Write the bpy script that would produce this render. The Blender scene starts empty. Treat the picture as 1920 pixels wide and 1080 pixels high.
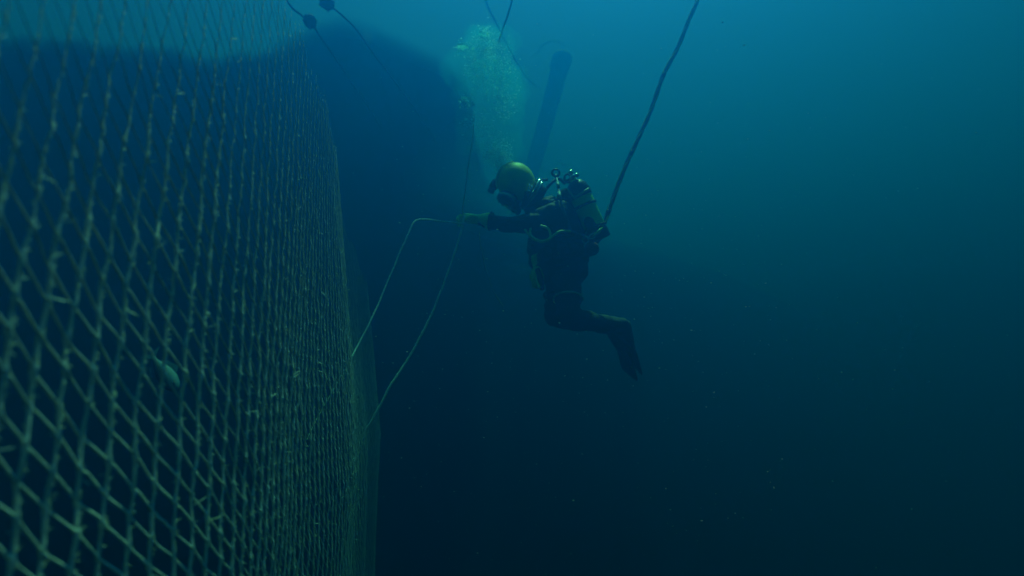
import bpy, bmesh, math, random
import numpy as np
from mathutils import Vector, Matrix, noise

# ------------------------------------------------------------------ camera, sky, sun, exposure
S = bpy.context.scene
COL = S.collection
random.seed(7)
rng = np.random.default_rng(11)
R = math.radians
CAM_Z, PITCH, F_PX = 7.0, R(10), 1144.0        # metres above the seabed, upward tilt, focal length in 1920-pixel units

cam = bpy.data.cameras.new('camera')
cam.sensor_width = 36
cam.lens = 36 * F_PX / 1920
cam.clip_start, cam.clip_end = 0.02, 500
cam.dof.use_dof = True
cam.dof.focus_distance = 2.6
cam.dof.aperture_fstop = 2.2
co = bpy.data.objects.new('camera', cam)
co.location = (0, 0, CAM_Z)
co.rotation_euler = (math.pi / 2 + PITCH, 0, 0)
COL.objects.link(co)
S.camera = co

SUN_EL, SUN_AZ = R(70), R(15)                  # azimuth from +Y (ahead) towards +X
w = bpy.data.worlds.new('World')
S.world = w
w.use_nodes = True
nt = w.node_tree
sky = nt.nodes.new('ShaderNodeTexSky')
sky.sky_type = 'NISHITA'
sky.sun_disc = False
sky.sun_elevation = SUN_EL
sky.sun_rotation = SUN_AZ
nt.links.new(sky.outputs[0], nt.nodes['Background'].inputs[0])
nt.nodes['Background'].inputs[1].default_value = 0.05

sl = bpy.data.lights.new('sun', 'SUN')
sl.energy = 5.0
sl.angle = R(0.5)
sl.color = (1.0, 0.97, 0.92)
so = bpy.data.objects.new('sun', sl)
d = Vector((math.cos(SUN_EL) * math.sin(SUN_AZ), math.cos(SUN_EL) * math.cos(SUN_AZ), math.sin(SUN_EL)))
so.rotation_euler = d.to_track_quat('Z', 'Y').to_euler()
so.location = (0, 0, 30)
COL.objects.link(so)

S.view_settings.view_transform = 'Standard'
S.view_settings.look = 'None'
S.view_settings.exposure = 0.5
S.view_settings.gamma = 1.0
S.render.engine = 'CYCLES'
S.cycles.use_denoising = True
S.cycles.max_bounces = 6
S.cycles.volume_bounces = 1
S.cycles.transparent_max_bounces = 24
S.cycles.sample_clamp_indirect = 4

# ------------------------------------------------------------------ helpers
def P(px, py, dep):
    """a point of the place: dep metres ahead of the camera, seen towards (px, py) of the 1920x1080 photograph"""
    x = (px - 960) / F_PX * dep
    y = (540 - py) / F_PX * dep
    c, s = math.cos(PITCH), math.sin(PITCH)
    return Vector((x, dep * c - y * s, CAM_Z + dep * s + y * c))

def tag(o, label=None, cat=None, group=None, kind=None):
    for k, v in (('label', label), ('category', cat), ('group', group), ('kind', kind)):
        if v: o[k] = v
    return o

def empty(name, loc):
    o = bpy.data.objects.new(name, None)
    o.location = loc
    COL.objects.link(o)
    return o

def obj(name, bm, m, parent=None, smooth=True):
    """one mesh object from world-space geometry; when it has a parent its own origin moves to the parent's"""
    me = bpy.data.meshes.new(name)
    if parent is not None:
        q = parent
        t = Vector((0, 0, 0))
        while q is not None:
            t += q.location
            q = q.parent
        bmesh.ops.translate(bm, verts=bm.verts, vec=-t)
    bm.normal_update()
    bm.to_mesh(me)
    bm.free()
    if smooth:
        me.polygons.foreach_set('use_smooth', [True] * len(me.polygons))
    for mm in (m if isinstance(m, (list, tuple)) else [m]):
        me.materials.append(mm)
    o = bpy.data.objects.new(name, me)
    COL.objects.link(o)
    if parent is not None:
        o.parent = parent
    return o

def mat(name, col, rough=0.6, metal=0.0, var=0.25, scale=8.0, bump=0.0, col2=None, spec=0.5, detail=4.0, sss=0.0):
    m = bpy.data.materials.new(name)
    m.use_nodes = True
    n, l = m.node_tree.nodes, m.node_tree.links
    b = n['Principled BSDF']
    tc = n.new('ShaderNodeTexCoord')
    nz = n.new('ShaderNodeTexNoise')
    nz.inputs['Scale'].default_value = scale
    nz.inputs['Detail'].default_value = detail
    l.new(tc.outputs['Object'], nz.inputs['Vector'])
    rp = n.new('ShaderNodeValToRGB')
    c2 = col2 or tuple(c * (1 - var) for c in col)
    rp.color_ramp.elements[0].position, rp.color_ramp.elements[1].position = 0.32, 0.68
    rp.color_ramp.elements[0].color = (*c2, 1)
    rp.color_ramp.elements[1].color = (*col, 1)
    l.new(nz.outputs['Fac'], rp.inputs['Fac'])
    l.new(rp.outputs['Color'], b.inputs['Base Color'])
    b.inputs['Roughness'].default_value = rough
    b.inputs['Metallic'].default_value = metal
    b.inputs['Specular IOR Level'].default_value = spec
    if sss:
        b.inputs['Subsurface Weight'].default_value = 1.0
        b.inputs['Subsurface Radius'].default_value = (1, 1, 1)
        b.inputs['Subsurface Scale'].default_value = sss
    if bump:
        bp = n.new('ShaderNodeBump')
        bp.inputs['Strength'].default_value = bump
        bp.inputs['Distance'].default_value = 0.01
        l.new(nz.outputs['Fac'], bp.inputs['Height'])
        l.new(bp.outputs['Normal'], b.inputs['Normal'])
    return m

def spline(pts, n=8):
    """Catmull-Rom through pts, n pieces between two of them"""
    pts = [Vector(p) for p in pts]
    out = []
    for i in range(len(pts) - 1):
        p0, p1, p2, p3 = pts[max(i - 1, 0)], pts[i], pts[i + 1], pts[min(i + 2, len(pts) - 1)]
        for k in range(n):
            t = k / n
            out.append(0.5 * ((2 * p1) + (p2 - p0) * t + (2 * p0 - 5 * p1 + 4 * p2 - p3) * t * t + (3 * p1 - p0 - 3 * p2 + p3) * t ** 3))
    out.append(pts[-1])
    return out

def frames(pts):
    up = Vector((0.31, 0.2, 0.93))
    fr = []
    prev = None
    for i in range(len(pts)):
        t = (pts[min(i + 1, len(pts) - 1)] - pts[max(i - 1, 0)]).normalized()
        a = prev if prev is not None else up.cross(t)
        a = a - t * a.dot(t)
        if a.length < 1e-6: a = Vector((1, 0, 0)).cross(t)
        a.normalize()
        prev = a
        fr.append((t, a, t.cross(a)))
    return fr

def tube(bm, pts, r, sides=8, cap=True, mi=0):
    fr = frames(pts)
    rings = []
    for i, p in enumerate(pts):
        rr = r[i] if isinstance(r, (list, tuple)) else r
        t, a, b = fr[i]
        rings.append([bm.verts.new(p + (a * math.cos(2 * math.pi * k / sides) + b * math.sin(2 * math.pi * k / sides)) * rr) for k in range(sides)])
    for i in range(len(rings) - 1):
        for k in range(sides):
            f = bm.faces.new((rings[i][k], rings[i][(k + 1) % sides], rings[i + 1][(k + 1) % sides], rings[i + 1][k]))
            f.material_index = mi
    if cap:
        bm.faces.new(rings[0][::-1]).material_index = mi
        bm.faces.new(rings[-1]).material_index = mi
    return rings

def loft(bm, rings, sides=20, mi=0):
    """rings of (centre, half axis a, half axis b); closed at both ends"""
    rs = []
    for c, a, b in rings:
        rs.append([bm.verts.new(c + a * math.cos(2 * math.pi * k / sides) + b * math.sin(2 * math.pi * k / sides)) for k in range(sides)])
    for i in range(len(rs) - 1):
        for k in range(sides):
            bm.faces.new((rs[i][k], rs[i][(k + 1) % sides], rs[i + 1][(k + 1) % sides], rs[i + 1][k])).material_index = mi
    bm.faces.new(rs[0][::-1]).material_index = mi
    bm.faces.new(rs[-1]).material_index = mi

def ball(bm, c, r, seg=16, rot=None, mi=0):
    r3 = r if isinstance(r, (tuple, list)) else (r, r, r)
    M = Matrix.Translation(c) @ (rot.to_4x4() if rot else Matrix.Identity(4)) @ Matrix.Diagonal((*r3, 1))
    g = bmesh.ops.create_uvsphere(bm, u_segments=seg, v_segments=max(6, seg * 2 // 3), radius=1, matrix=M)
    for v in g['verts']:
        for f in v.link_faces: f.material_index = mi

def box(bm, c, s, rot=None, bev=0.0):
    M = Matrix.Translation(c) @ (rot.to_4x4() if rot else Matrix.Identity(4)) @ Matrix.Diagonal((*s, 1))
    g = bmesh.ops.create_cube(bm, size=1, matrix=M)
    if bev:
        es = list({e for v in g['verts'] for e in v.link_edges})
        bmesh.ops.bevel(bm, geom=es, offset=bev, segments=2, affect='EDGES')

def ring(bm, c, ax, u, r, tr, n=28, sides=8, oval=1.0, a0=0.0, a1=2 * math.pi):
    v = ax.cross(u).normalized()
    full = abs(a1 - a0 - 2 * math.pi) < 1e-6
    pts = [c + u * r * math.cos(a0 + (a1 - a0) * k / n) + v * r * oval * math.sin(a0 + (a1 - a0) * k / n) for k in range(n + 1)]
    tube(bm, pts, tr, sides, cap=not full)

def fbm(x, y, z=0.0):
    return noise.fractal(Vector((x, y, z)), 1.0, 2.0, 3)

def bake(o, mods):
    """apply modifiers so that the object is one plain mesh"""
    for kind, kw in mods:
        m = o.modifiers.new(kind.lower(), kind)
        for k, v in kw.items(): setattr(m, k, v)
    dg = bpy.context.evaluated_depsgraph_get()
    me = bpy.data.meshes.new_from_object(o.evaluated_get(dg))
    o.modifiers.clear()
    old = o.data
    o.data = me
    me.name = old.name
    bpy.data.meshes.remove(old)
    me.polygons.foreach_set('use_smooth', [True] * len(me.polygons))

# ------------------------------------------------------------------ the setting: seabed and the water itself
SURF = 13.0
def seabed():
    bm = bmesh.new()
    n = 70
    g = [[None] * (n + 1) for _ in range(n + 1)]
    for i in range(n + 1):
        for j in range(n + 1):
            x, y = -75 + 150 * i / n, -55 + 150 * j / n
            g[i][j] = bm.verts.new((x, y, 0.5 * fbm(x * 0.12, y * 0.12) - 0.3))
    for i in range(n):
        for j in range(n):
            bm.faces.new((g[i][j], g[i + 1][j], g[i + 1][j + 1], g[i][j + 1]))
    o = obj('seabed', bm, mat('dark_silt', (0.05, 0.05, 0.035), 0.9, scale=1.5, bump=0.4))
    tag(o, 'dark silty seabed lost in the murk below', None, kind='structure')
seabed()

def water():
    bm = bmesh.new()
    z0, z1 = -2.0, SURF
    box(bm, Vector((0, 20, (z0 + z1) / 2)), (170, 170, z1 - z0))
    m = bpy.data.materials.new('sea_water')
    m.use_nodes = True
    n, l = m.node_tree.nodes, m.node_tree.links
    n.remove(n['Principled BSDF'])
    v = n.new('ShaderNodeVolumePrincipled')
    v.inputs['Color'].default_value = (0.0, 0.097, 0.41, 1)
    v.inputs['Absorption Color'].default_value = (0.0, 0.35, 0.12, 1)
    v.inputs['Density'].default_value = 0.37
    v.inputs['Anisotropy'].default_value = 0.72
    l.new(v.outputs[0], n['Material Output'].inputs['Volume'])
    o = obj('haze', bm, m, smooth=False)
    tag(o, 'blue green sea water that everything fades into', 'water', kind='stuff')
water()

# ------------------------------------------------------------------ the near net: a wall of knotted twine with fuzz growing on it
M_TWINE = mat('fouled_twine', (0.82, 0.77, 0.68), 0.9, var=0.25, scale=60, bump=0.3)
def fuzz_mat():
    # wet weed filaments: daylight passes through them
    m = bpy.data.materials.new('algae_fuzz')
    m.use_nodes = True
    n, l = m.node_tree.nodes, m.node_tree.links
    n.remove(n['Principled BSDF'])
    nz = n.new('ShaderNodeTexNoise'); nz.inputs['Scale'].default_value = 25
    tc = n.new('ShaderNodeTexCoord'); l.new(tc.outputs['Object'], nz.inputs['Vector'])
    rp = n.new('ShaderNodeValToRGB')
    rp.color_ramp.elements[0].position, rp.color_ramp.elements[1].position = 0.3, 0.7
    rp.color_ramp.elements[0].color = (0.52, 0.52, 0.40, 1); rp.color_ramp.elements[1].color = (0.84, 0.84, 0.70, 1)
    l.new(nz.outputs['Fac'], rp.inputs['Fac'])
    t = n.new('ShaderNodeBsdfTranslucent'); d_ = n.new('ShaderNodeBsdfDiffuse')
    l.new(rp.outputs['Color'], t.inputs['Color']); l.new(rp.outputs['Color'], d_.inputs['Color'])
    mx = n.new('ShaderNodeMixShader'); mx.inputs[0].default_value = 0.45
    l.new(t.outputs[0], mx.inputs[1]); l.new(d_.outputs[0], mx.inputs[2])
    l.new(mx.outputs[0], n['Material Output'].inputs['Surface'])
    return m
M_FUZZ = fuzz_mat()

PLAN = spline([Vector((x, y, 0)) for x, y in ((-0.50, -0.10), (-0.53, 0.3), (-0.545, 0.65), (-0.55, 0.83), (-0.535, 1.05), (-0.54, 1.33), (-0.565, 1.68),
         (-0.62, 2.2), (-0.75, 2.9), (-0.88, 3.6), (-1.0, 4.5), (-1.2, 5.3), (-1.6, 6.0), (-2.3, 6.6))], 24)
_px = np.array([p.x for p in PLAN]); _py = np.array([p.y for p in PLAN])
_sl = np.concatenate([[0], np.cumsum(np.hypot(np.diff(_px), np.diff(_py)))])
WID, HH = 0.05, 0.040                           # mesh width along the wall, half mesh height
NET_Z0, NET_Z1 = CAM_Z - 2.3, CAM_Z + 4.4

def near_net():
    skew = 0.004
    nj = int((NET_Z1 - NET_Z0) / HH) + 1
    i0 = -int(nj * skew / WID) - 1
    ni = int(_sl[-1] / WID) + 1
    I, J = np.meshgrid(np.arange(i0, ni), np.arange(nj), indexing='ij')
    U = I * WID + J * skew
    V = NET_Z0 + J * HH
    zz0 = V - CAM_Z
    U = U + 0.065 * (np.sqrt(zz0 ** 2 + 0.04) - zz0) * (zz0 > -9) + 0.008 * np.sin(V * 2.1 + 0.6) + 0.012 * np.sin(V * 0.9 + U * 0.8) + rng.normal(0, 0.0017, U.shape)
    V = V + 0.016 * np.sin(U * 2.3 + V * 0.7) + rng.normal(0, 0.0020, U.shape)
    ok = (U > 0.01) & (U < _sl[-1] - 0.01)
    Uc = np.clip(U, 0, _sl[-1])
    X = np.interp(Uc, _sl, _px); Y = np.interp(Uc, _sl, _py)
    tx = np.interp(Uc + 0.02, _sl, _px) - np.interp(Uc - 0.02, _sl, _px)
    ty = np.interp(Uc + 0.02, _sl, _py) - np.interp(Uc - 0.02, _sl, _py)
    L = np.hypot(tx, ty) + 1e-9
    nx, ny = ty / L, -tx / L                     # towards the open water
    zz = V - CAM_Z
    bul = 0.016 * np.sin(U * 2.6 + zz * 0.8) + 0.010 * np.sin(U * 5.5 - zz * 1.7) - 0.012 * zz * np.clip(U / 2, 0, 1) + rng.normal(0, 0.0015, U.shape)
    # the wall swells outwards low down in its far stretch and leans back above
    bul = bul + np.clip((U - 1.2) / 2.0, 0, 1) * (-0.13 * np.clip(zz, -0.3, 3)) 
    X = X + nx * bul; Y = Y + ny * bul
    N = np.stack([X, Y, V], -1)
    # the head line of the net droops in the distance
    zt = np.interp(Uc, [0, 0.4, 0.75, 1.0, 1.35, 1.6, 2.2, 2.9, 3.8, 4.8, 6.0], [0.42, 0.45, 0.62, 0.78, 0.98, 0.98, 1.06, 1.12, 1.08, 0.95, 0.6])
    ok = ok & (V - CAM_Z < zt + 0.03 * np.sin(U * 9) + 0.02 * np.sin(U * 23))
    NX = np.stack([nx, ny, np.zeros_like(nx)], -1)
    verts, faces = [], []
    base = 0
    K = 5
    ang = np.arange(K) * 2 * np.pi / K
    def strand(pts, nrm, rad):
        nonlocal base
        m = len(pts)
        if m < 2: return
        t = np.gradient(pts, axis=0)
        t /= np.linalg.norm(t, axis=1, keepdims=True) + 1e-9
        b = np.cross(t, nrm); b /= np.linalg.norm(b, axis=1, keepdims=True) + 1e-9
        a = np.cross(b, t)
        rg = pts[:, None, :] + rad[:, None, None] * (a[:, None, :] * np.cos(ang)[None, :, None] + b[:, None, :] * np.sin(ang)[None, :, None])
        verts.append(rg.reshape(-1, 3))
        idx = base + np.arange(m * K).reshape(m, K)
        f = np.stack([idx[:-1], np.roll(idx[:-1], -1, 1), np.roll(idx[1:], -1, 1), idx[1:]], -1).reshape(-1, 4)
        faces.append(f)
        base += m * K
    FADE = np.where(U > 1.2, np.clip((zt - (V - CAM_Z)) / 1.0, 0.18, 1.0) * np.clip(1.0 - (U - 1.5) / 3.0, 0.35, 1.0), np.clip((zt - 0.10 - (V - CAM_Z)) / 0.42, 0.22, 1.0))
    def runs(seq_i, seq_j, r0, knot):
        # split a line of knots into the stretch that lies on the wall and put two knots-to-middle points between
        sel = [(i, j) for i, j in zip(seq_i, seq_j) if ok[i, j]]
        if len(sel) < 2: return
        ii = np.array([s[0] for s in sel]); jj = np.array([s[1] for s in sel])
        p = N[ii, jj]; q = NX[ii, jj]
        m = len(p)
        pp = np.empty((3 * m - 2, 3)); qq = np.empty_like(pp)
        pp[0::3] = p; qq[0::3] = q
        pp[1::3] = p[:-1] * 0.78 + p[1:] * 0.22; qq[1::3] = q[:-1]
        pp[2::3] = p[:-1] * 0.22 + p[1:] * 0.78; qq[2::3] = q[1:]
        pp += rng.normal(0, 0.0007, pp.shape)
        rr = r0 * (1 + rng.normal(0, 0.13, len(pp)))
        rr[0::3] *= knot
        fd = FADE[ii, jj]
        fz = np.empty(len(pp)); fz[0::3] = fd; fz[1::3] = fd[:-1]; fz[2::3] = fd[1:]
        rr *= fz
        strand(pp, qq, np.clip(rr, r0 * 0.18, r0 * 2.2))
    n_i = I.shape[0]
    for i in range(n_i):
        runs([i] * nj, list(range(nj)), 0.0027, 1.5)
    for s in range(n_i + nj):
        # i + j = s
        js = list(range(nj - 1, -1, -1))
        pr = [(s - j, j) for j in js if 0 <= s - j < n_i]
        if len(pr) > 1: runs([a for a, b in pr], [b for a, b in pr], 0.0019, 1.3)
    vv = np.concatenate(verts); ff = np.concatenate(faces)
    # threads of weed standing off the twine
    near = np.argwhere(ok & (N[..., 1] < 3.4) & (N[..., 1] > 0.25))
    b0 = len(vv)
    def weed(cnt, lo, hi, tail, wd, off):
        pick = near[rng.integers(0, len(near), cnt)]
        i, j = pick[:, 0], np.clip(pick[:, 1], 0, nj - 2)
        t = rng.random(cnt)[:, None]
        c = N[i, j] * (1 - t) + N[i, j + 1] * t
        fd = FADE[i, j][:, None]
        dirs = rng.normal(0, 1, c.shape); dirs[:, 2] = dirs[:, 2] * 0.6 + 0.15
        dirs += NX[i, j] * 0.6
        dirs /= np.linalg.norm(dirs, axis=1, keepdims=True)
        ln = (lo + (hi - lo) * rng.random(cnt) ** 2 + tail * (rng.random(cnt) > 0.975))[:, None] * (0.35 + 0.65 * fd)
        sd = np.cross(dirs, rng.normal(0, 1, c.shape)); sd /= np.linalg.norm(sd, axis=1, keepdims=True)
        w_ = wd * (0.6 + 0.8 * rng.random(cnt)[:, None])
        c = c + dirs * off * fd
        return np.stack([c + sd * w_, c - sd * w_, c + dirs * ln * 0.6 - sd * w_ * 0.6 + sd * ln * 0.1, c + dirs * ln + sd * ln * 0.3], 1).reshape(-1, 3)
    vv2 = np.concatenate([weed(22000, 0.004, 0.010, 0.016, 0.0005, 0.002), weed(42000, 0.003, 0.0055, 0.0, 0.0009, 0.0018)])
    k = b0 + np.arange(len(vv2) // 4) * 4
    tris = np.concatenate([np.stack([k, k + 1, k + 2], -1), np.stack([k, k + 2, k + 3], -1)])
    me = bpy.data.meshes.new('fishing_net')
    me.from_pydata(np.concatenate([vv, vv2]).tolist(), [], ff.tolist() + tris.tolist())
    me.materials.append(M_TWINE); me.materials.append(M_FUZZ)
    mi = np.zeros(len(me.polygons), dtype=np.int32); mi[len(ff):] = 1
    me.polygons.foreach_set('material_index', mi)
    me.polygons.foreach_set('use_smooth', np.ones(len(me.polygons), dtype=bool))
    me.update()
    o = bpy.data.objects.new('fishing_net', me)
    COL.objects.link(o)
    tag(o, 'near wall of knotted diamond mesh netting, fuzzy with algae, filling the left side', 'net')
near_net()

# ------------------------------------------------------------------ the pen's netting farther off: dense, dark and hung in folds
def hazed_margin(m):
    # alpha fades out at the margin, imitating an edge softened by watery haze
    n, l = m.node_tree.nodes, m.node_tree.links
    at = n.new('ShaderNodeAttribute'); at.attribute_name = 'layers'
    l.new(at.outputs['Fac'], n['Principled BSDF'].inputs['Alpha'])
    return m
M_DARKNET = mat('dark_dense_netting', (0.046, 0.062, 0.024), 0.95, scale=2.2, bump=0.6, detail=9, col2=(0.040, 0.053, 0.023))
hazed_margin(M_DARKNET)
def interp(tab, x):
    return float(np.interp(x, [a for a, b in tab], [b for a, b in tab]))

def sheet(name, fn, ns, nt_, label, thick=0.03, mt=0.05, ms1=0.05, ms1_low=None):
    bm = bmesh.new()
    la = bm.verts.layers.float.new('layers')  # per-vertex opacity, falling at the margin in place of haze
    g = [[bm.verts.new(fn(i / ns, j / nt_)) for j in range(nt_ + 1)] for i in range(ns + 1)]
    for i in range(ns):
        for j in range(nt_):
            bm.faces.new((g[i][j], g[i + 1][j], g[i + 1][j + 1], g[i][j + 1]))
    for i in range(ns + 1):
        for j in range(nt_ + 1):
            e = min(1.0, (j / nt_) / mt) * min(1.0, (1 - i / ns) / (ms1 + ((ms1_low or ms1) - ms1) * min(1.0, max(0.0, j / nt_ - 0.15) / 0.15)))
            g[i][j][la] = e * e * (3 - 2 * e)
    o = obj(name, bm, M_DARKNET)
    bake(o, [('SOLIDIFY', dict(thickness=thick, offset=0))])
    tag(o, label, 'net')
    return o

TOP_IN = ((-300, 40), (0, 60), (60, 64), (200, 74), (340, 90), (380, 99), (400, 103), (420, 97), (450, 93), (520, 97), (600, 110), (660, 135))
def inner(s, t):
    px = -420 + 1000 * s
    top = P(px, interp(TOP_IN, px) + 3 * math.sin(px * 0.11) + 4 * fbm(px * 0.03, 0.3), 5.6 + 0.8 * s)
    z = top.z + (CAM_Z - 4.0 - top.z) * t
    fold = 0.10 * math.sin(px * 0.035 + 0.4 * math.sin(t * 5)) + 0.06 * fbm(px * 0.02, t * 4)
    return Vector((top.x + 0.03 * fold, top.y + fold * min(1, t * 3 + 0.2), z))
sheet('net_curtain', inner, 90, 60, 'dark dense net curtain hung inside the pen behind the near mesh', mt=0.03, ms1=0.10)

RIGHT = ((-60, 740), (20, 640), (25, 648), (45, 700), (80, 780), (110, 850), (128, 868), (150, 873), (250, 885), (330, 905), (380, 945), (420, 1040), (450, 1140), (480, 1250), (520, 1370), (570, 1480), (650, 1570), (760, 1640), (1000, 1720), (1400, 1800))
FAR_TOP = ((300, 120), (480, 100), (540, 62), (600, 32), (640, 22), (700, 40), (780, 78), (850, 112), (870, 130), (1100, 130))
def far(s, t):
    # rows run down the wall; the right edge rolls away from the viewer
    s2 = min(s / 0.86, 1.0)
    roll = max(0.0, (s - 0.86) / 0.14)
    yb = 1350
    px_at = lambda y: 420 + (interp(RIGHT, y) - 420) * s2
    y_t = 130.0
    for _ in range(12):
        y_t = 0.5 * y_t + 0.5 * interp(FAR_TOP, px_at(max(y_t, 128)))
    y = y_t + (yb - y_t) * t ** 1.3
    px = px_at(max(y, 128))
    dep = 6.4 + 1.3 * s2 + 0.25 * fbm(px * 0.012, y * 0.004) + 0.12 * math.sin(px * 0.045 + y * 0.004) + 2.6 * roll ** 1.4 + 0.014 * max(0, px - 900)
    px += -60 * roll ** 2 + 8 * fbm(3.1, y * 0.012)
    return P(px, y, dep)
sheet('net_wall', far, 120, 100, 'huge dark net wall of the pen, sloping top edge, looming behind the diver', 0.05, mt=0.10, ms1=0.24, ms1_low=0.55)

# ------------------------------------------------------------------ ropes, floats, the hanging tube
M_ROPE_DARK = mat('dark_rope', (0.05, 0.05, 0.04), 0.9, scale=60, bump=0.4)
M_ROPE_PALE = mat('pale_cord', (0.86, 0.95, 0.88), 0.8, scale=80, var=0.15)
M_ROPE_GREEN = mat('weathered_green_cord', (0.40, 0.46, 0.28), 0.85, scale=80)
M_FLOAT = mat('fouled_float', (0.045, 0.05, 0.035), 0.85, scale=14, bump=0.8, var=0.6)
M_BLACK = mat('black_rubber', (0.022, 0.022, 0.022), 0.45, scale=20, bump=0.15, var=0.4)

def twisted(bm, path, r, lay, strands=3, mi=None, sides=6):
    """a laid rope: strands wound about the path"""
    fr = frames(path)
    s = [0.0]
    for i in range(1, len(path)): s.append(s[-1] + (path[i] - path[i - 1]).length)
    for q in range(strands):
        pts = []
        for i, p in enumerate(path):
            t, a, b = fr[i]
            th = 2 * math.pi * (s[i] / lay + q / strands)
            pts.append(p + (a * math.cos(th) + b * math.sin(th)) * r * 0.55)
        tube(bm, pts, r * 0.55, sides, mi=mi[q] if mi else 0)

def wob(path, amp, f=9.0, seed=0.0):
    return [p + Vector((noise.noise(p * f + Vector((seed, 0, 0))), noise.noise(p * f + Vector((0, seed + 5, 0))), noise.noise(p * f + Vector((9, 0, seed))))) * amp for p in path]

def rope(name, pts, r, m, label, lay=0.05, strands=3, n=24, amp=0.004, cat='rope', group=None):
    bm = bmesh.new()
    twisted(bm, wob(spline(pts, n), amp, seed=len(label)), r, lay, strands)
    o = obj(name, bm, m)
    return tag(o, label, cat, group)

# two float lines coming down onto the far wall
L1 = [P(505, -60, 5.0), P(540, 5, 5.05), P(563, 27, 5.1), P(581, 40, 5.1), P(600, 68, 5.2), P(628, 108, 5.35), P(656, 150, 5.6), P(690, 200, 6.0), P(716, 240, 6.4)]
L2 = [P(560, -40, 5.2), P(592, -8, 5.2), P(613, 8, 5.2), P(636, 24, 5.3), P(668, 56, 5.4), P(700, 100, 5.55), P(745, 160, 5.8), P(790, 222, 6.2), P(818, 268, 6.7)]
rope('float_line', L1, 0.0085, M_ROPE_DARK, 'thin dark line running through the lower of two small floats', group='float lines slanting down to the far net wall')
rope('float_line', L2, 0.0085, M_ROPE_DARK, 'thin dark line running through the upper float at the top edge', group='float lines slanting down to the far net wall')

def small_float(c, axis, ln, r, label):
    t = axis.normalized()
    a = t.orthogonal().normalized(); b = t.cross(a)
    root = empty('net_float', c)
    tag(root, label, 'float', 'small dark floats on the slanting lines')
    bm = bmesh.new()
    prof = [(-0.5, 0.30), (-0.47, 0.62), (-0.36, 0.92), (-0.15, 1.02), (0.15, 1.0), (0.36, 0.90), (0.47, 0.60), (0.5, 0.30)]
    loft(bm, [(c + t * ln * z, a * r * k, b * r * k) for z, k in prof], 18)
    for v in bm.verts:
        v.co += (v.co - c).normalized() * 0.010 * noise.noise(v.co * 22)
    obj('float_body', bm, M_FLOAT, root)
    for z in (-0.52, 0.52):
        bm = bmesh.new()
        ring(bm, c + t * ln * z, t, a, r * 0.30, r * 0.12, 14, 6)
        obj('collar', bm, M_BLACK, root)
    bm = bmesh.new()
    for k in range(90):
        th = random.random() * 6.28
        z = random.uniform(-0.45, 0.45)
        n_ = a * math.cos(th) + b * math.sin(th)
        p = c + t * ln * z + n_ * r * 0.9
        tube(bm, [p, p + (n_ * 0.8 + Vector((0, 0, random.uniform(-0.9, 0.3)))) * random.uniform(0.008, 0.022)], [0.0022, 0.0008], 4)
    tag(obj('weed_growth', bm, M_FLOAT, root), None, None, None, 'stuff')
small_float(P(581, 40, 5.1), L1[4] - L1[2], 0.105, 0.048, 'small dark weedy float threaded lower, entirely in view')
small_float(P(613, 6, 5.2), L2[3] - L2[1], 0.110, 0.052, 'small dark weedy float cut off by the top edge')

# lines behind the bubbles and the tube they hold
rope('mooring_line', [P(896, -50, 8.2), P(912, 5, 8.2), P(938, 58, 8.5), P(962, 105, 9.6), P(983, 140, 11.5), P(1000, 158, 13.5), P(1016, 164, 14.8), P(1034, 160, 15.7)], 0.013, M_ROPE_DARK,
     'dark line sagging behind the bubbles to the tilted tube', lay=0.08)
rope('hanging_line', [P(968, -40, 4.9), P(960, 0, 4.9), P(951, 32, 4.92), P(941, 60, 4.95), P(934, 80, 5.0)], 0.0075, M_ROPE_GREEN, 'short greenish line hanging down to the top of the bubbles')
rope('thin_tether', [P(1046, 112, 15.8), P(1056, 84, 15.75), P(1040, 78, 15.7), P(1018, 84, 15.7), P(1008, 100, 15.7)], 0.012, M_ROPE_DARK, 'thin loop of line curling off the top of the tilted tube')

M_TUBE = mat('hazed_tube', (0.14, 0.17, 0.12), 0.85, scale=6, bump=0.8, var=0.6)  # base colour lightened to stand in for haze over the distant tube
def sinker():
    top, bot = P(1054, 108, 16.0), P(962, 430, 15.2)
    root = empty('sinker_tube', bot)
    tag(root, 'long dark sinker tube hanging tilted behind the diver, thicker rounded top', 'sinker tube')
    t = (top - bot).normalized(); L = (top - bot).length
    a = t.orthogonal().normalized(); b = t.cross(a)
    bm = bmesh.new()
    rings = []
    for k in range(41):
        z = k / 40
        r = 0.170 + 0.060 * z + 0.010 * noise.noise(Vector((z * 9, 0, 2)))
        rings.append((bot + t * L * z + a * 0.06 * math.sin(z * 3.0) , a * r, b * r))
    loft(bm, rings, 24)
    obj('tube_body', bm, M_TUBE, root)
    bm = bmesh.new()
    c = bot + t * L + a * 0.06 * math.sin(3.0)
    loft(bm, [(c + t * z, a * r, b * r) for z, r in ((-0.38, 0.228), (-0.30, 0.262), (-0.02, 0.268), (0.06, 0.24), (0.14, 0.18), (0.19, 0.07))], 24)
    obj('end_cap', bm, M_TUBE, root)
    for z in (0.25, 0.5, 0.75):
        bm = bmesh.new()
        ring(bm, bot + t * L * z + a * 0.06 * math.sin(z * 3.0), t, a, 0.174 + 0.062 * z, 0.012, 28, 6)
        obj('hoop', bm, M_BLACK, root)
    bm = bmesh.new()
    for k in range(160):
        z = random.random() ** 0.7
        th = random.random() * 6.28
        n_ = a * math.cos(th) + b * math.sin(th)
        p = bot + t * L * z + a * 0.06 * math.sin(z * 3.0) + n_ * (0.155 + 0.06 * z)
        tube(bm, [p, p + n_ * 0.03 + Vector((0, 0, random.uniform(-0.07, 0.01)))], [0.005, 0.002], 4)
    tag(obj('weed_growth', bm, M_TUBE, root), None, None, None, 'stuff')
sinker()

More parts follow.
